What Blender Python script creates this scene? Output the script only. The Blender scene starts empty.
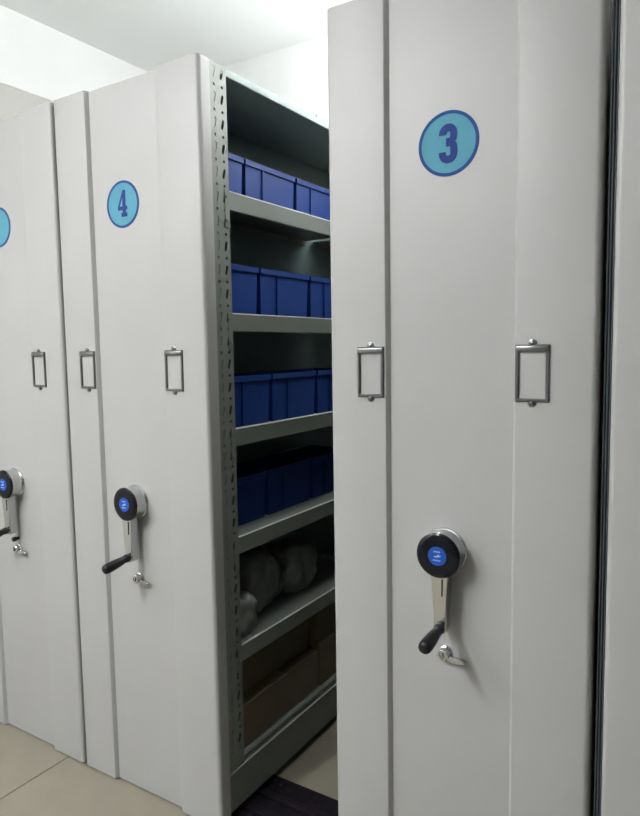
import bpy, bmesh, math, random
from mathutils import Vector, Matrix, noise
random.seed(7)
scene = bpy.context.scene
COL = scene.collection

# ------------------------------------------------------------------ camera
def set_camera():
    yaw, pitch, roll, f = -0.5624, -0.0916, -0.0157, 660.36
    loc = Vector((0.8247, -1.3579, 1.3979))
    fw = Vector((math.sin(yaw)*math.cos(pitch), math.cos(yaw)*math.cos(pitch), math.sin(pitch)))
    r0 = Vector((math.cos(yaw), -math.sin(yaw), 0))
    u0 = r0.cross(fw)
    r = math.cos(roll)*r0 + math.sin(roll)*u0
    u = -math.sin(roll)*r0 + math.cos(roll)*u0
    cam = bpy.data.cameras.new('camera')
    o = bpy.data.objects.new('camera', cam); COL.objects.link(o)
    m = Matrix((r, u, -fw)).transposed().to_4x4(); m.translation = loc
    o.matrix_world = m
    cam.sensor_fit = 'VERTICAL'; cam.sensor_height = 24.0
    cam.lens = f*24.0/816.0
    cam.clip_start = 0.02
    scene.camera = o
set_camera()

# ------------------------------------------------------------------ world and light
world = bpy.data.worlds.new('world'); scene.world = world
world.use_nodes = True
world.node_tree.nodes['Background'].inputs[0].default_value = (0.9, 0.95, 1.0, 1)
world.node_tree.nodes['Background'].inputs[1].default_value = 0.05
vs = scene.view_settings
vs.view_transform = 'Standard'; vs.look = 'None'; vs.gamma = 1.0; vs.use_curve_mapping = False
vs.exposure = 1.33
CEIL = 3.10
# suspended twin tube fixtures, uplight added to brighten the ceiling, last one unseen fill: x, y, z, watts down, watts up
LAMPS = [(-2.00, -2.20, 2.90, 19.0, 20.0), (-0.86, -2.30, 2.90, 37.0, 18.0), (0.50, 1.05, 2.45, 0.3, 52.0)]
for lx, ly, lz, wd, wu in LAMPS:
    for w, dz, rx in ((wd, -0.10, 0.0), (wu, 0.02, math.pi)):
        ld = bpy.data.lights.new('tube_and_fill_light', 'AREA'); ld.shape = 'RECTANGLE'
        ld.size = 0.12; ld.size_y = 1.10; ld.energy = w; ld.color = (0.975, 0.99, 1.0)
        lo = bpy.data.objects.new('tube_and_fill_light', ld); COL.objects.link(lo)
        lo.location = (lx, ly, lz+dz); lo.rotation_euler = (rx, 0, 0)

# ------------------------------------------------------------------ helpers
def tag(o, label=None, cat=None, group=None, kind=None):
    if label: o['label'] = label
    if cat: o['category'] = cat
    if group: o['group'] = group
    if kind: o['kind'] = kind
    return o
def empty(name, loc):
    o = bpy.data.objects.new(name, None); COL.objects.link(o); o.location = loc
    o.empty_display_size = 0.05
    return o
def mesh_of(bm, name, mat, smooth=False, angle=40):
    bmesh.ops.recalc_face_normals(bm, faces=bm.faces)
    me = bpy.data.meshes.new(name); bm.to_mesh(me); bm.free()
    if mat: me.materials.append(mat)
    if smooth:
        for p in me.polygons: p.use_smooth = True
        try: me.set_sharp_from_angle(angle=math.radians(angle))
        except Exception: pass
    return me
def put(name, me, parent=None, loc=(0, 0, 0), rot=(0, 0, 0), scale=(1, 1, 1)):
    o = bpy.data.objects.new(name, me); COL.objects.link(o)
    o.parent = parent; o.location = loc; o.rotation_euler = rot; o.scale = scale
    return o
def box(bm, x0, x1, y0, y1, z0, z1, bevel=0.0, seg=2):
    vs_ = [bm.verts.new((x, y, z)) for z in (z0, z1) for y in (y0, y1) for x in (x0, x1)]
    fs = [bm.faces.new([vs_[i] for i in q]) for q in ((0, 2, 3, 1), (4, 5, 7, 6), (0, 1, 5, 4), (2, 6, 7, 3), (0, 4, 6, 2), (1, 3, 7, 5))]
    if bevel:
        es = list({e for f in fs for e in f.edges})
        bmesh.ops.bevel(bm, geom=es, offset=bevel, segments=seg, affect='EDGES', profile=0.5)
def prism(bm, pts, z0, z1):
    a = [bm.verts.new((x, y, z0)) for x, y in pts]; b = [bm.verts.new((x, y, z1)) for x, y in pts]
    n = len(pts)
    for i in range(n): bm.faces.new((a[i], a[(i+1) % n], b[(i+1) % n], b[i]))
    bm.faces.new(a[::-1]); bm.faces.new(b)
def prism_y(bm, pts, y0, y1):
    """polygon in x,z extruded along y"""
    a = [bm.verts.new((x, y0, z)) for x, z in pts]; b = [bm.verts.new((x, y1, z)) for x, z in pts]
    n = len(pts)
    for i in range(n): bm.faces.new((a[i], a[(i+1) % n], b[(i+1) % n], b[i]))
    bm.faces.new(a[::-1]); bm.faces.new(b)
def lathe(bm, prof, p, axis, n=32):
    """profile of (distance along axis, radius) round the axis from p"""
    ax = Vector(axis).normalized()
    t = Vector((0, 0, 1)) if abs(ax.z) < 0.9 else Vector((1, 0, 0))
    a = ax.cross(t).normalized(); b = ax.cross(a)
    rings = []
    for d, r in prof:
        c = Vector(p)+ax*d
        if r < 1e-6: rings.append([bm.verts.new(c)])
        else: rings.append([bm.verts.new(c+a*r*math.cos(2*math.pi*k/n)+b*r*math.sin(2*math.pi*k/n)) for k in range(n)])
    for i in range(len(rings)-1):
        A, B = rings[i], rings[i+1]
        for k in range(n):
            k2 = (k+1) % n
            if len(A) == 1 and len(B) == 1: continue
            if len(A) == 1: bm.faces.new((A[0], B[k], B[k2]))
            elif len(B) == 1: bm.faces.new((A[k], A[k2], B[0]))
            else: bm.faces.new((A[k], A[k2], B[k2], B[k]))
    for R in (rings[0], rings[-1]):
        if len(R) > 2: bm.faces.new(R)

# ------------------------------------------------------------------ materials
def mat(name, col, rough=0.5, metal=0.0, spec=0.5, bump=0.0, bscale=300.0, vary=0.0, vscale=3.0, coat=0.0, bdist=0.001):
    m = bpy.data.materials.new(name); m.use_nodes = True
    nt = m.node_tree; b = nt.nodes['Principled BSDF']
    b.inputs['Base Color'].default_value = (*col, 1)
    b.inputs['Roughness'].default_value = rough; b.inputs['Metallic'].default_value = metal
    b.inputs['Specular IOR Level'].default_value = spec
    b.inputs['Coat Weight'].default_value = coat
    tc = nt.nodes.new('ShaderNodeTexCoord')
    if vary:
        n = nt.nodes.new('ShaderNodeTexNoise'); n.inputs['Scale'].default_value = vscale; n.inputs['Detail'].default_value = 4
        nt.links.new(tc.outputs['Object'], n.inputs['Vector'])
        r = nt.nodes.new('ShaderNodeValToRGB')
        r.color_ramp.elements[0].position = 0.3; r.color_ramp.elements[1].position = 0.7
        r.color_ramp.elements[0].color = (*[c*(1-vary) for c in col], 1)
        r.color_ramp.elements[1].color = (*[min(1, c*(1+vary)) for c in col], 1)
        nt.links.new(n.outputs['Fac'], r.inputs['Fac']); nt.links.new(r.outputs['Color'], b.inputs['Base Color'])
    if bump:
        n2 = nt.nodes.new('ShaderNodeTexNoise'); n2.inputs['Scale'].default_value = bscale; n2.inputs['Detail'].default_value = 2
        nt.links.new(tc.outputs['Object'], n2.inputs['Vector'])
        bp = nt.nodes.new('ShaderNodeBump'); bp.inputs['Strength'].default_value = bump; bp.inputs['Distance'].default_value = bdist
        nt.links.new(n2.outputs['Fac'], bp.inputs['Height']); nt.links.new(bp.outputs['Normal'], b.inputs['Normal'])
    return m
M = {}
M['paint'] = mat('grey_powder_paint', (0.282, 0.282, 0.276), 0.43, spec=0.45, bump=0.05, bscale=420, vary=0.02, vscale=5)
M['frame'] = mat('grey_green_frame_paint', (0.135, 0.150, 0.132), 0.42, bump=0.04, bscale=300, vary=0.03, vscale=6)
M['toppaint'] = mat('grey_green_top_paint', (0.21, 0.26, 0.25), 0.5, vary=0.03)
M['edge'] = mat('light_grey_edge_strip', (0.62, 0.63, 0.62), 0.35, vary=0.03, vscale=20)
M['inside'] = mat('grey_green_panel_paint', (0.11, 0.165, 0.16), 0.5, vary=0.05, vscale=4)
M['wall'] = mat('white_wall_paint', (0.90, 0.90, 0.89), 0.75, bump=0.03, bscale=120, vary=0.01)
M['dado'] = mat('pale_beige_wall_paint', (0.60, 0.585, 0.55), 0.75, vary=0.02)
M['corridor'] = mat('grey_corridor_paint', (0.20, 0.20, 0.205), 0.6, vary=0.02)
M['ceiling'] = mat('white_ceiling_paint', (0.90, 0.90, 0.89), 0.8, bump=0.03, bscale=90, vary=0.01)
M['tile'] = mat('beige_floor_tile', (0.185, 0.168, 0.13), 0.34, vary=0.06, vscale=9, bump=0.02, bscale=60)
M['grout'] = mat('dark_grout', (0.20, 0.175, 0.14), 0.8, vary=0.1, vscale=30)
M['chrome'] = mat('chrome', (0.52, 0.53, 0.53), 0.12, metal=1.0, vary=0.02)
M['steel'] = mat('dull_nickel_steel', (0.17, 0.175, 0.175), 0.28, metal=1.0, vary=0.05, vscale=40)
M['black'] = mat('gloss_black_plastic', (0.003, 0.004, 0.007), 0.10, spec=0.22, vary=0.1)
M['grip'] = mat('black_grip_plastic', (0.006, 0.007, 0.008), 0.42, spec=0.3, vary=0.1, bump=0.05)
M['badge'] = mat('blue_badge_print', (0.006, 0.050, 0.27), 0.25, vary=0.06, vscale=60)
M['logo'] = mat('white_logo_print', (0.20, 0.29, 0.46), 0.4, vary=0.05)
M['cyan'] = mat('light_cyan_print', (0.072, 0.225, 0.30), 0.7, spec=0.15, vary=0.04, vscale=30)
M['ring'] = mat('blue_ring_print', (0.017, 0.054, 0.175), 0.7, spec=0.15, vary=0.05, vscale=30)
M['digit'] = mat('blue_numeral_print', (0.017, 0.036, 0.155), 0.7, spec=0.15, vary=0.05, vscale=30)
M['bin'] = mat('blue_bin_plastic', (0.006, 0.030, 0.155), 0.5, spec=0.25, vary=0.08, vscale=12, bump=0.04, bscale=200)
M['card'] = mat('brown_cardboard', (0.098, 0.076, 0.043), 0.8, vary=0.12, vscale=10, bump=0.08, bscale=150)
M['tape'] = mat('brown_tape', (0.145, 0.10, 0.05), 0.3, vary=0.05)
M['wrap'] = mat('cloudy_plastic_wrap', (0.16, 0.18, 0.162), 0.35, vary=0.30, vscale=18, bump=0.5, bscale=35, bdist=0.004)
M['rubber'] = mat('dark_blue_grey_rubber', (0.065, 0.075, 0.085), 0.45, vary=0.08, vscale=20)
M['rail'] = mat('black_steel_rail', (0.008, 0.006, 0.009), 0.6, spec=0.08, vary=0.3, vscale=50, bump=0.1, bscale=90)
M['lampbody'] = mat('white_lamp_enamel', (0.8, 0.8, 0.8), 0.4, vary=0.01)
M['tube'] = bpy.data.materials.new('lit_tube'); M['tube'].use_nodes = True
_b = M['tube'].node_tree.nodes['Principled BSDF']
_b.inputs['Emission Color'].default_value = (1, 0.98, 0.95, 1); _b.inputs['Emission Strength'].default_value = 4.0
_b.inputs['Base Color'].default_value = (0.9, 0.9, 0.9, 1)

# ------------------------------------------------------------------ the room
X0, X1, Y0, Y1 = -2.304, 3.20, -3.40, 1.885
def structure(name, x0, x1, y0, y1, z0, z1, m):
    bm = bmesh.new(); box(bm, x0, x1, y0, y1, z0, z1)
    return tag(put(name, mesh_of(bm, name, m)), kind='structure')
floor = structure('floor', X0-.1, X1+.1, Y0-.1, Y1+.1, -0.12, -0.004, M['grout'])
tag(floor, 'beige square floor tiles laid with thin dark joints', 'floor')
bm = bmesh.new(); box(bm, -0.2985, 0.2985, -0.2985, 0.2985, -0.012, 0.0, 0.0012, 1)
tile_me = mesh_of(bm, 'floor_tile', M['tile'])
for i in range(-4, 8):
    for j in range(-5, 4):
        cx, cy = -1.085+0.3+0.6*i, -0.45+0.3+0.6*j
        if X0-.3 < cx < X1+.3 and Y0-.3 < cy < Y1+.3:
            put('tile', tile_me, floor, (cx, cy, random.uniform(-0.0004, 0)))
tag(structure('ceiling', X0-.1, X1+.1, Y0-.1, Y1+.1, CEIL, CEIL+.12, M['ceiling']), 'plain white painted ceiling', 'ceiling')
tag(structure('wall_left', X0-.12, X0, Y0-.1, Y1+.1, 0, CEIL, M['dado']), 'pale grey-beige side wall beyond the leftmost cabinet', 'wall')
tag(structure('wall_back', X0, X1, Y1, Y1+.12, 0, CEIL, M['wall']), 'white wall behind the row of cabinets', 'wall')
tag(structure('wall_right', X1, X1+.12, Y0-.1, Y1+.1, 0, CEIL, M['corridor']), 'grey side wall outside the picture on the right', 'wall')
tag(structure('wall_front', X0, X1, Y0-.12, Y0, 0, CEIL, M['corridor']), 'grey wall of the corridor facing the cabinet fronts', 'wall')
tag(structure('trim_1', X0, X0+.004, Y0, Y1, 2.725, CEIL, M['wall']), 'white upper band of the left wall below the ceiling', 'wall band')

# ------------------------------------------------------------------ ceiling lamps (above the corridor, plus an added fill over the cabinets)
bm = bmesh.new()
prism(bm, [(-.07, -.62), (.07, -.62), (.07, .62), (-.07, .62)], -0.05, 0.0)
body_me = mesh_of(bm, 'lamp_housing', M['lampbody'])
bm = bmesh.new(); lathe(bm, [(0, .0), (0, .013), (1.16, .013), (1.16, 0)], (0, -.58, 0), (0, 1, 0), 16)
tube_me = mesh_of(bm, 'lamp_tube', M['tube'], True)
bm = bmesh.new(); box(bm, -.06, .06, -.006, .006, -.04, 0, .003); cap_me = mesh_of(bm, 'lamp_socket', M['lampbody'])
bm = bmesh.new(); lathe(bm, [(0, .0), (0, .004), (1.0, .004), (1.0, 0)], (0, 0, 0), (0, 0, 1), 8)
hang_me = mesh_of(bm, 'lamp_rod', M['lampbody'], True)
for i, (lx, ly, lz, wd, wu) in enumerate(LAMPS):
    t = empty('ceiling_light', (lx, ly, lz))
    tag(t, ['suspended twin tube light over the corridor, nearer the left wall', 'suspended twin tube light over the corridor, farther from the left wall', 'unseen twin tube fill light added over the rear of cabinet with the 3 plate'][i], 'light', 'suspended ceiling lights')
    put('housing', body_me, t)
    for s in (-1, 1):
        put('tube', tube_me, t, (s*.04, 0, -.072))
        put('socket', cap_me, t, (0, s*.59, -.05))
        put('hanging_rod', hang_me, t, (0, s*.45, 0), scale=(1, 1, CEIL-lz))

# ------------------------------------------------------------------ running rails in the floor
def rail(y0, y1, label):
    t = empty('floor_rail', (-0.5, (y0+y1)/2, 0))
    h = (y1-y0)/2
    bm = bmesh.new(); box(bm, -1.75, 1.75, -h, h, 0.0, 0.005, 0.001, 1); put('base_plate', mesh_of(bm, 'rail_plate', M['rail']), t)
    bm = bmesh.new(); box(bm, -1.75, 1.75, -.013, .013, 0, 0.014, 0.003); bar = mesh_of(bm, 'rail_bar', M['rail'])
    for yy in (-.055, .02): put('rail_bar', bar, t, (0, yy, 0))
    bm = bmesh.new(); lathe(bm, [(0, .006), (.003, .005), (.004, 0)], (0, 0, .005), (0, 0, 1), 12); sc = mesh_of(bm, 'rail_screw', M['steel'])
    for k in range(12):
        put('screw', sc, t, (-1.6+.29*k, h-.035, 0))
    tag(t, label, 'rail', 'floor rails')
rail(0.060, 0.285, 'black steel floor rail crossing the aisle at the foot of cabinet 4')
rail(1.40, 1.62, 'black steel floor rail across the far end of the aisle')

# ------------------------------------------------------------------ mobile shelving unit
W, L, H = 0.60, 1.80, 2.168
BL, BR, RD = 0.155, 0.436, 0.012          # recess of the front centre panel and its depth
SHELF = [1.8367, 1.4983, 1.1682, 0.8481, 0.5194]
BASE_Z = 0.1778
PY0, PY1 = 0.044, 0.112                    # front post along the side
MID = (0.93, 0.99)

ME = {}
def corner(cx, cy, r, a0, a1, n=6):
    return [(cx+r*math.cos(math.radians(a0+(a1-a0)*k/n)), cy+r*math.sin(math.radians(a0+(a1-a0)*k/n))) for k in range(n+1)]
def build_meshes():
    # left and right front strips with rounded outer corner and a sloping return into the recess
    R = 0.012; ZB, ZT = 0.006, H
    bm = bmesh.new()
    pts = [(0, PY0)]+corner(R, R, R, 180, 270)+corner(BL-.010, .004, .004, 270, 320, 3)+[(BL, RD), (BL, PY0)]
    prism(bm, pts, ZB, ZT); ME['strip_l'] = mesh_of(bm, 'front_strip', M['paint'], True, 30)
    bm = bmesh.new()
    pts = [(W, PY0)]+corner(W-R, R, R, 0, -90)+corner(BR+.010, .004, .004, 270, 220, 3)+[(BR, RD), (BR, PY0)]
    prism(bm, pts, ZB, ZT); ME['strip_r'] = mesh_of(bm, 'front_strip', M['paint'], True, 30)
    bm = bmesh.new(); box(bm, BL, BR, RD, PY0, ZB, ZT-.002); ME['centre'] = mesh_of(bm, 'front_centre', M['paint'])
    # perforated post: x=0 outward face, y 0..PW, z
    PW = PY1-PY0; z0, z1 = 0.148, H-.004
    bm = bmesh.new()
    pitch = 0.0655; zd0 = 1.060; kmin = math.ceil((z0+.012-zd0)/pitch); kmax = math.floor((z1-.012-zd0)/pitch)
    def cell(ya, yb, za, zb, hole, cyh, czh, deep, capped):
        angs = [2*math.pi*k/12 for k in range(12)]+[math.atan2(z-czh, y-cyh) % (2*math.pi) for y in (ya, yb) for z in (za, zb)]
        angs = sorted(set(round(a, 5) for a in angs))
        outer, inner, back = [], [], []
        for a in angs:
            c, s = math.cos(a), math.sin(a)
            t = min([(v-cyh)/c for v in (ya, yb) if abs(c) > 1e-6 and (v-cyh)/c > 0]+[(v-czh)/s for v in (za, zb) if abs(s) > 1e-6 and (v-czh)/s > 0])
            outer.append(bm.verts.new((0, cyh+c*t, czh+s*t)))
            r = hole(a)
            inner.append(bm.verts.new((0, cyh+c*r, czh+s*r))); back.append(bm.verts.new((-deep, cyh+c*r, czh+s*r)))
        n = len(angs)
        for i in range(n):
            j = (i+1) % n
            bm.faces.new((outer[i], outer[j], inner[j], inner[i])); bm.faces.new((inner[i], inner[j], back[j], back[i]))
        if capped: bm.faces.new(back)
    def quad(ya, yb, za, zb): bm.faces.new([bm.verts.new((0, y, z)) for y, z in ((ya, za), (yb, za), (yb, zb), (ya, zb))])
    rnd = lambda r: (lambda a: r)
    def ell(a_, b_, tilt):
        return lambda a: a_*b_/math.sqrt((b_*math.cos(a-tilt))**2+(a_*math.sin(a-tilt))**2)
    slot = ell(.0205, .0046, math.radians(90-14)); ym = 0.032
    zlast = z0
    for k in range(kmin, kmax+1):
        zc = zd0+pitch*k
        a, b = zc-.010, zc+.010
        c = min(zc+pitch-.010, z1)
        if a > zlast: quad(0, PW, zlast, a)
        cell(0, ym, a, b, rnd(.0041), .016, zc, .002, False)
        cell(ym, PW, a, b, rnd(.0041), .050, zc, .002, False)
        if c-b > .04:
            zm = (b+c)/2
            cell(0, ym, b, c, slot, .0165, zm, .0012, True)
            cell(ym, PW, b, c, slot, .049, zm, .002, False)
            zlast = c
        else: zlast = b
    if zlast < z1: quad(0, PW, zlast, z1)
    box(bm, -.034, -.0005, 0.0, .0015, z0, z1); box(bm, -.034, -.0005, PW-.0015, PW, z0, z1); box(bm, -.036, -.034, 0, PW, z0, z1)
    bm.normal_update()
    me = bpy.data.meshes.new('perforated_post'); bm.to_mesh(me); bm.free(); me.materials.append(M['frame']); ME['post'] = me
    bm = bmesh.new(); box(bm, -.035, 0, 0, .06, z0, z1, .002, 1); ME['plainpost'] = mesh_of(bm, 'plain_post', M['frame'])
    # shelf tray: x from -0.285 (back) to 0 (front edge), y 0..len, top of lip z=0
    def tray(l):
        bm = bmesh.new()
        prof = [(-.002, -.052), (0, -.050), (0, -.003), (-.001, -.0008), (-.003, 0), (-.006, -.0008), (-.009, -.004), (-.285, -.004), (-.285, -.030), (-.280, -.030), (-.280, -.008), (-.016, -.008), (-.016, -.044), (-.012, -.052)]
        prism_y(bm, prof, 0, l)
        return mesh_of(bm, 'shelf', M['frame'], True, 20)
    ME['tray1'] = tray(MID[0]-PY1); ME['tray2'] = tray(L-.06-MID[1])
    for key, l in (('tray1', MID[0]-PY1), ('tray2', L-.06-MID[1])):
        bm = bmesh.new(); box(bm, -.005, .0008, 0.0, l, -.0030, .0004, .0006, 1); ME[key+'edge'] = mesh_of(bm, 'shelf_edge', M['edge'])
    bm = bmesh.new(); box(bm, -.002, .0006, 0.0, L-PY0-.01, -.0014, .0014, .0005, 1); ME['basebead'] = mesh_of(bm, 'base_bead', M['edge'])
    # shelf hook plate on the post
    bm = bmesh.new(); box(bm, 0, .0016, 0, .020, -.105, 0.0, .0007, 1)
    for zz in (-.02, -.085): lathe(bm, [(0, .003), (.003, .0025), (.0032, 0)], (.0014, .006, zz), (1, 0, 0), 8)
    ME['hook'] = mesh_of(bm, 'shelf_hook', M['frame'])
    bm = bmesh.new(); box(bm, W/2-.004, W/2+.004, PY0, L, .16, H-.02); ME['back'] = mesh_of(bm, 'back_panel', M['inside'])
    bm = bmesh.new(); box(bm, .001, W-.001, PY0, L, H-.024, H-.001, .003, 2); ME['top'] = mesh_of(bm, 'top_panel', M['toppaint'])
    bm = bmesh.new(); box(bm, 0.0, W, L, L+.02, .03, H); ME['endp'] = mesh_of(bm, 'end_panel', M['paint'])
    # base: lower skirt, then a rolled ledge under the bottom shelf
    bm = bmesh.new()
    h = [(.002, .028), (.002, .142), (.0, .146), (.0, .150), (.006, .152), (.008, .158), (.004, .170), (.008, .176), (.012, .1778), (.020, .174)]
    prof = h+[(W-x, z) for x, z in h[::-1]]
    prism_y(bm, prof, PY0, L); ME['base'] = mesh_of(bm, 'base_frame', M['frame'], True, 20)
    bm = bmesh.new(); lathe(bm, [(0, 0), (0, .03), (.004, .034), (.022, .034), (.026, .03), (.026, 0)], (0, -.013, 0), (0, 1, 0), 24)
    ME['wheel'] = mesh_of(bm, 'wheel', M['rail'], True)
    # small arched lug on top edge
    bm = bmesh.new()
    n = 8; r = .016; rr = .0035; prev = None
    for k in range(n+1):
        a = math.pi*k/n; c = Vector((0, r*math.cos(a), r*math.sin(a)*1.1)); d = Vector((0, math.cos(a), math.sin(a)))
        ring = [bm.verts.new(c+d*rr*math.cos(2*math.pi*q/6)+Vector((1, 0, 0))*rr*math.sin(2*math.pi*q/6)) for q in range(6)]
        if prev:
            for q in range(6): bm.faces.new((prev[q], prev[(q+1) % 6], ring[(q+1) % 6], ring[q]))
        prev = ring
    ME['lug'] = mesh_of(bm, 'lifting_lug', M['steel'], True)
    # label holder (front face -y), centre at origin
    bm = bmesh.new()
    w, hh, t = .034, .058, .0075
    def frame_ring(prof):
        rings = []
        for ins, y in prof:
            rings.append([bm.verts.new((sx*(w-ins), y, sz*(hh-ins))) for sx, sz in ((-1, -1), (1, -1), (1, 1), (-1, 1))])
        for A, B in zip(rings, rings[1:]):
            for q in range(4): bm.faces.new((A[q], A[(q+1) % 4], B[(q+1) % 4], B[q]))
    frame_ring([(0, 0.0005), (0, -.003), (.0015, -.0048), (t-.002, -.0048), (t, -.003), (t, 0.0005)])
    ME['lh'] = mesh_of(bm, 'label_frame', M['steel'])
    bm = bmesh.new(); box(bm, -w+.001, w-.001, -.0062, -.0015, hh-.0145, hh-.003, .0015, 2); ME['lhbar'] = mesh_of(bm, 'label_bar', M['steel'], True)
    bm = bmesh.new()
    lathe(bm, [(0, .0085), (.002, .0085), (.0026, .0075), (.0026, .0045), (.005, .0035), (.006, 0)], (0, .0003, 0), (0, -1, 0), 16)
    ME['lhtab'] = mesh_of(bm, 'label_rivet', M['steel'], True)
    # crank: origin at hub centre on the recessed panel, -y outwards
    bm = bmesh.new()
    lathe(bm, [(0, 0), (0, .0525), (.003, .052), (.005, .0495), (.007, .0480), (.030, .0490), (.038, .0505), (.042, .0510), (.0425, .050), (.0425, 0)], (0, 0, 0), (0, -1, 0), 48)
    ME['hub'] = mesh_of(bm, 'crank_hub', M['chrome'], True, 50)
    bm = bmesh.new()
    lathe(bm, [(.041, .0508), (.0435, .0503), (.0458, .048), (.0475, .039), (.0482, .0215), (.0482, 0)], (0, 0, 0), (0, -1, 0), 48)
    ME['cap'] = mesh_of(bm, 'hub_cap', M['black'], True, 60)
    bm = bmesh.new(); lathe(bm, [(.0478, .0215), (.0488, .021), (.0489, 0)], (0, 0, 0), (0, -1, 0), 40)
    ME['badge'] = mesh_of(bm, 'hub_badge', M['badge'], True)
    bm = bmesh.new()
    def poly(pts, y0, y1):
        prism_y(bm, pts, y0, y1)
    poly([(-.009, -.003), (-.004, .001), (-.001, .0005), (.003, .005), (.006, .0015), (.010, .002), (.006, -.001), (.002, -.0015), (-.002, -.0035), (-.005, -.0018)], -.0494, -.0486)
    for k in range(4): poly([(-.0075+.004*k, .0085), (-.005+.004*k, .0085), (-.005+.004*k, .0115), (-.0075+.004*k, .0115)], -.0494, -.0486)
    for k in range(5): poly([(-.009+.0036*k, -.0105), (-.0066+.0036*k, -.0105), (-.0066+.0036*k, -.008), (-.009+.0036*k, -.008)], -.0494, -.0486)
    ME['logo'] = mesh_of(bm, 'badge_logo', M['logo'])
    bm = bmesh.new()            # arm: thick tapering bar hanging from the hub
    pts = [(-.022, -.030), (.026, -.030), (.0205, -.062), (.0180, -.110), (.0185, -.162), (.015, -.174), (.003, -.179), (-.006, -.174), (-.0105, -.160), (-.0115, -.110), (-.015, -.060)]
    prism_y(bm, pts, -.044, -.014)
    bmesh.ops.bevel(bm, geom=[e for e in bm.edges if abs(e.verts[0].co.y-e.verts[1].co.y) < 1e-5], offset=.004, segments=3, affect='EDGES')
    ME['arm'] = mesh_of(bm, 'crank_arm', M['chrome'], True, 60)
    bm = bmesh.new(); prism_y(bm, [(.0085, -.052), (.0120, -.052), (.0110, -.088), (.0085, -.092)], -.0452, -.040)
    ME['slit'] = mesh_of(bm, 'arm_slot', M['black'])
    bm = bmesh.new()
    ax = Vector((.0, -1, -.14))
    lathe(bm, [(-.006, 0), (-.006, .009), (.004, .0095), (.006, .012), (.014, .0125), (.017, .0105), (.022, .0105), (.030, .0120), (.055, .0142), (.078, .0150), (.089, .0145), (.094, .0125), (.0965, .008), (.097, 0)], (.006, -.042, -.160), ax, 24)
    ME['gripm'] = mesh_of(bm, 'crank_grip', M['grip'], True, 60)
    # lock
    bm = bmesh.new()
    lathe(bm, [(0, 0), (0, .0175), (.004, .0165), (.006, .0135), (.018, .013), (.0195, .0115), (.0195, .008), (.0175, .0075), (.0175, 0)], (0, 0, 0), (0, -1, 0), 28)
    ME['lock'] = mesh_of(bm, 'lock_barrel', M['chrome'], True, 40)
    bm = bmesh.new(); box(bm, -.0012, .0012, -.0185, -.0170, -.006, .006); ME['key'] = mesh_of(bm, 'keyhole', M['black'])
    bm = bmesh.new()
    pts = [(.008, -.012), (.012, -.001), (.030, -.003), (.046, -.004), (.050, -.009), (.045, -.014), (.028, -.014), (.014, -.014)]
    prism_y(bm, pts, -.016, -.004)
    bmesh.ops.bevel(bm, geom=[e for e in bm.edges if abs(e.verts[0].co.y-e.verts[1].co.y) < 1e-5], offset=.002, segments=2, affect='EDGES')
    ME['lever'] = mesh_of(bm, 'lock_lever', M['chrome'], True, 60)
    bm = bmesh.new(); lathe(bm, [(0, 0), (0, .006), (.010, .006), (.012, .0085), (.022, .0085), (.024, .006), (.024, 0)], (0, 0, 0), (0, -1, 0), 20)
    ME['knob'] = mesh_of(bm, 'lock_knob', M['grip'], True, 50)
    # number plate, centre at origin
    def disc(r0, r1, y0, y1, m, name):
        bm = bmesh.new()
        if r0: lathe(bm, [(y0, r0), (y0, r1), (y1, r1), (y1, r0), (y0, r0)], (0, 0, 0), (0, -1, 0), 56)
        else: lathe(bm, [(y0, 0), (y0, r1), (y1, r1), (y1, 0)], (0, 0, 0), (0, -1, 0), 56)
        bmesh.ops.remove_doubles(bm, verts=bm.verts, dist=1e-6)
        fs = [f for f in bm.faces if len(f.verts) > 4 and r0]
        if fs: bmesh.ops.delete(bm, geom=fs, context='FACES_ONLY')
        return mesh_of(bm, name, m)
    ME['disc'] = disc(0, .0625, 0, .0008, M['cyan'], 'number_disc')
    ME['ring'] = disc(.0605, .0675, 0, .0012, M['ring'], 'number_ring')
    # numeral 3 as a thick stroke along two bowls
    def stroke(path, w):
        bm = bmesh.new(); rows = []
        for i, p in enumerate(path):
            q0 = path[max(i-1, 0)]; q1 = path[min(i+1, len(path)-1)]
            d = Vector((q1[0]-q0[0], q1[1]-q0[1])).normalized(); nn = Vector((-d.y, d.x))
            rows.append([bm.verts.new((p[0]+nn.x*w*s, y, p[1]+nn.y*w*s)) for s, y in ((-1, -.0008), (1, -.0008), (1, -.0014), (-1, -.0014))])
        for A, B in zip(rows, rows[1:]):
            for q in range(4): bm.faces.new((A[q], A[(q+1) % 4], B[(q+1) % 4], B[q]))
        bm.faces.new(rows[0]); bm.faces.new(rows[-1])
        return bm
    up = [(-.0125, .0185)]
    up += [(.0125*math.cos(math.radians(a)), .0205+.0125*math.sin(math.radians(a))) for a in range(180, -1, -15)]
    up += [(.0125, .0165), (.0115, .0095), (.0075, .0048), (.0015, .0035), (-.0045, .0035)]
    low = [(-.0045, .0018), (.0015, .0018), (.0085, .0002), (.0122, -.0055), (.0128, -.0125), (.0128, -.0190)]
    low += [(.0128*math.cos(math.radians(a)), -.0200+.0128*math.sin(math.radians(a))) for a in range(0, -181, -15)]+[(-.0128, -.0165)]
    bm = stroke(up, .0078)
    bm2 = stroke(low, .0078)
    for v in bm2.verts: v.co.y = -.0016 if v.co.y < -.001 else -.0008
    tmp = bpy.data.meshes.new('numeral_half'); bm2.to_mesh(tmp); bm2.free(); bm.from_mesh(tmp); bpy.data.meshes.remove(tmp)
    ME['n3'] = mesh_of(bm, 'numeral_3', M['digit'])
    bm = bmesh.new()
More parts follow.
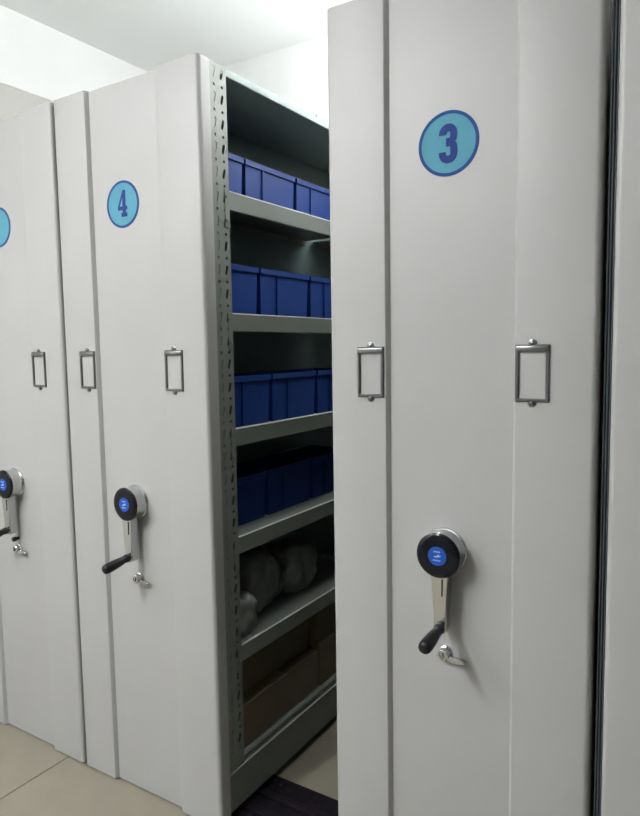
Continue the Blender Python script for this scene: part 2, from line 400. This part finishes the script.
    prism_y(bm, [(.002, .040), (.0125, .040), (.0125, -.006), (.0185, -.006), (.0185, -.0165), (.0125, -.0165), (.0125, -.025), (.0180, -.025), (.0180, -.036), (-.0060, -.036), (-.0060, -.025), (-.0005, -.025), (-.0005, -.0165), (-.0200, -.0165), (-.0200, -.006)], -.0014, -.0008)
    fm = [v for v in bm.verts]
    ME['n4'] = mesh_of(bm, 'numeral_4', M['digit'])
    bm = bmesh.new(); prism_y(bm, [(-.0115, -.006), (-.0005, -.006), (-.0005, .0185)], -.0017, -.0013); ME['n4hole'] = mesh_of(bm, 'numeral_counter', M['cyan'])
    # rubber seal, ridged; x from -1 (outer) to 0, scaled in x to the gap
    bm = bmesh.new()
    pts = [(0, .055)]+[(0, .030)]
    n = 3
    for k in range(n):
        a, b = -k/n, -(k+1)/n
        pts += [(a-.02, .024), (a-.10, .021), ((a+b)/2, .0195), (b+.10, .021), (b+.02, .024), (b, .030)]
    pts += [(-1, .055)]
    prism(bm, pts, .02, H-.01); ME['seal'] = mesh_of(bm, 'rubber_seal', M['rubber'], True, 50)
build_meshes()

def unit(x, label, number=None, seal=0.0, plate=True, knob=False):
    t = empty('mobile_shelving_unit', (x, 0, 0))
    tag(t, label, 'cabinet', 'mobile shelving cabinets in a row')
    put('front_strip', ME['strip_l'], t); put('front_strip', ME['strip_r'], t); put('front_centre_panel', ME['centre'], t)
    put('perforated_post', ME['post'], t, (W, PY0, 0)); put('perforated_post', ME['post'], t, (0, PY0, 0), scale=(-1, 1, 1))
    for yy in (MID[0], L-.06):
        put('plain_post', ME['plainpost'], t, (W, yy, 0)); put('plain_post', ME['plainpost'], t, (0, yy, 0), scale=(-1, 1, 1))
    for z in SHELF:
        for key, yy in (('tray1', PY1), ('tray2', MID[1])):
            for q in (put('shelf', ME[key], t, (W, yy, z)), put('shelf', ME[key], t, (0, yy, z), scale=(-1, 1, 1))):
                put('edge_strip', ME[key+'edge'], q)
        put('shelf_hook', ME['hook'], t, (W, PY1-.020, z+.002)); put('shelf_hook', ME['hook'], t, (0, PY1-.020, z+.002), scale=(-1, 1, 1))
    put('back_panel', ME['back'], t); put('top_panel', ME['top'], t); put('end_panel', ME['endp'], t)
    b = put('base_frame', ME['base'], t)
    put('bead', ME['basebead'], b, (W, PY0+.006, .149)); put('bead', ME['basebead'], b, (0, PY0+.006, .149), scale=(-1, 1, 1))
    for wx in (.13, .47):
        for wy in (.187, 1.525): put('wheel', ME['wheel'], b, (wx, wy, .049))
    put('lifting_lug', ME['lug'], t, (W-.02, .60, H-.002))
    for lx in (.1095, .477):
        h = put('label_holder', ME['lh'], t, (lx, 0, 1.339))
        put('top_bar', ME['lhbar'], h)
        for s in (-1, 1): put('rivet_tab', ME['lhtab'], h, (0, 0, s*.0605))
    c = put('crank', ME['hub'], t, (.2875, RD, .940))
    put('hub_cap', ME['cap'], c); put('badge', ME['badge'], c); put('badge_logo', ME['logo'], c)
    put('crank_arm', ME['arm'], c); put('arm_slot', ME['slit'], c); put('grip', ME['gripm'], c)
    k = put('lock', ME['lock'], t, (.289, RD, .703))
    put('keyhole', ME['key'], k); put('lock_lever', ME['lever'], k)
    if knob: put('lock_knob', ME['knob'], k, (-.002, 0, .036))
    if plate:
        d = put('number_plate', ME['disc'], t, (.2925+{3: 0, 4: -.010, 5: -.016}[number], RD, 1.823))
        put('ring', ME['ring'], d)
        if number == 3: put('numeral', ME['n3'], d)
        if number == 4:
            put('numeral', ME['n4'], d); put('numeral_counter', ME['n4hole'], d)
    if seal: put('rubber_seal', ME['seal'], t, (0, 0, 0), scale=(seal, 1, 1))
    return t
GAP = 0.391; X3 = 0.0; X4 = -W-GAP; X5 = X4-W-0.011; X2 = X3+W+0.0238
unit(X3, 'grey steel shelving cabinet with round blue 3 plate, largest in front', 3)
unit(X4, 'grey steel shelving cabinet with round blue 4 plate and open shelves of bins', 4, seal=0.009)
unit(X5, 'grey steel shelving cabinet cut by the left edge of the picture', 5, knob=True)
unit(X2, 'grey steel cabinet at the right edge beside the dark rubber seal', seal=0.0165, plate=False)

# ------------------------------------------------------------------ blue bins on unit 4
XS = X4+W
BW, BD, BH = 0.268, 0.185, 0.152
def make_bin():
    # open-topped tapered box, front faces +x; origin bottom centre of the front, extends to -x
    bm = bmesh.new()
    tp = .007
    def ringv(x0, x1, y0, y1, z): return [bm.verts.new(v) for v in ((x0, y0, z), (x1, y0, z), (x1, y1, z), (x0, y1, z))]
    h = BW/2
    spec = [(-BD+tp, -tp, -h+tp, h-tp, 0), (-BD+.003, -.003, -h+.003, h-.003, BH-.018), (-BD, 0.002, -h, h, BH-.016), (-BD, 0.002, -h, h, BH), (-BD+.005, -.003, -h+.005, h-.005, BH),
            (-BD+.006, -.006, -h+.006, h-.006, BH-.018), (-BD+tp+.003, -tp-.003, -h+tp+.003, h-tp-.003, .004)]
    rs = [ringv(*s) for s in spec]
    for A, B in zip(rs, rs[1:]):
        for q in range(4): bm.faces.new((A[q], A[(q+1) % 4], B[(q+1) % 4], B[q]))
    bm.faces.new(rs[0][::-1]); bm.faces.new(rs[-1])
    body = mesh_of(bm, 'bin_body', M['bin'])
    bm = bmesh.new()
    prism_y(bm, [(-.0075, .004), (-.001, .004), (.0015, BH-.017), (-.0035, BH-.017)], -.003, .003)
    rib = mesh_of(bm, 'bin_rib', M['bin'])
    bm = bmesh.new(); box(bm, -.006, .0005, -.045, .045, .05, .053); box(bm, -.006, .0005, -.045, -.042, .05, .10); box(bm, -.006, .0005, .042, .045, .05, .10)
    slot = mesh_of(bm, 'bin_label_slot', M['bin'])
    return body, rib, slot
bin_body, bin_rib, bin_slot = make_bin()
ROWS = [(SHELF[0], .100, (.309, .596), 'top'), (SHELF[1], .050, (.307, .598), 'second'), (SHELF[2], .030, (.331, .602), 'third'), (SHELF[3], .080, (.365, .639), 'fourth')]
PLACE = ['nearest the perforated post', 'in the middle', 'farthest in']
for z, back, (b0, b1), rn in ROWS:
    per = b1-b0
    for k in range(3):
        ya, yb = b0+per*(k-1), b0+per*k
        if k == 0: ya = max(ya, .046 if back > .04 else .115)       # the first bin stands clear of the front cover and post
        t = empty('storage_bin', (XS-back, (ya+yb)/2, z-.004))
        t.scale = (1, (yb-ya-.010)/BW, 1)
        t.rotation_euler.z = math.radians((-.5, .6, -.3)[k])
        tag(t, 'blue plastic storage bin on the %s shelf, %s' % (rn, PLACE[k]), 'bin', 'blue bins on cabinet 4 shelves')
        put('body', bin_body, t); put('rib', bin_rib, t, (0, -.046, 0))

# ------------------------------------------------------------------ wrapped bundles on the fifth shelf
def bundle(loc, size, seed, label):
    bm = bmesh.new(); bmesh.ops.create_icosphere(bm, subdivisions=4, radius=1)
    for v in bm.verts:
        c = v.co.copy(); p = 3.2
        n = (abs(c.x)**p+abs(c.y)**p+abs(c.z)**p)**(1/p); c /= n
        d = 1+.16*noise.noise(c*2.2+Vector((seed, 0, 0)))+.05*noise.noise(c*6+Vector((0, seed, 0)))
        v.co = Vector((c.x*d*size[0]/2, c.y*d*size[1]/2, max(0, (c.z*d+1)*size[2]/2)))
    t = put('wrapped_bundle', mesh_of(bm, 'bundle', M['wrap'], True, 180), None, loc)
    tag(t, label, 'bundle', 'wrapped bundles on the fifth shelf')
zf = SHELF[4]-.004
bundle((XS-.075, .185, zf), (.11, .10, .125), 1.3, 'small grey plastic-wrapped bundle on the fifth shelf beside the post')
bundle((XS-.165, .375, zf), (.17, .20, .195), 4.1, 'tall grey plastic-wrapped bundle on the fifth shelf, behind the small one')
bundle((XS-.15, .585, zf), (.17, .20, .175), 8.7, 'pale plastic-wrapped bundle on the fifth shelf, farthest along')

# ------------------------------------------------------------------ cardboard boxes on the bottom shelf
def carton(loc, w, d, h, label, rz=0, sag=0.0):
    t = empty('cardboard_box', loc); t.rotation_euler.z = rz
    bm = bmesh.new(); box(bm, -d, 0, -w/2, w/2, 0, h, .003, 2)
    bmesh.ops.subdivide_edges(bm, edges=[e for e in bm.edges if abs(e.verts[0].co.y-e.verts[1].co.y) > w*.6], cuts=9)
    for v in bm.verts:
        if v.co.z > h*.5: v.co.z += sag*noise.noise(Vector((v.co.y*14, loc[1]*9, 0)))
    put('body', mesh_of(bm, 'box_body', M['card']), t)
    bm = bmesh.new(); box(bm, -d+.001, .0012, -w/2+.001, -.0010, h-.001, h+.003); box(bm, -d+.001, .0012, .0010, w/2-.001, h-.001, h+.003)
    put('flap', mesh_of(bm, 'box_flap', M['card']), t)
    bm = bmesh.new(); box(bm, -d, .0010, -.024, .024, h+.0025, h+.0042)
    put('tape', mesh_of(bm, 'box_tape', M['tape']), t)
    tag(t, label, 'box', 'cardboard boxes on the bottom shelf')
zb = BASE_Z-.0038
carton((XS-.022, .347, zb), .445, .24, .134, 'long brown cardboard box, lower one beside the post on the bottom shelf', .01, .006)
carton((XS-.060, .347, zb+.1395), .44, .20, .125, 'brown cardboard box set back on top of the long one beside the post', -.015, .004)
carton((XS-.022, .745, zb), .335, .24, .150, 'brown cardboard box, lower one farther along the bottom shelf', 0, .004)
carton((XS-.030, .745, zb+.1555), .33, .22, .112, 'brown cardboard box, upper one farther along the bottom shelf', 0, .003)
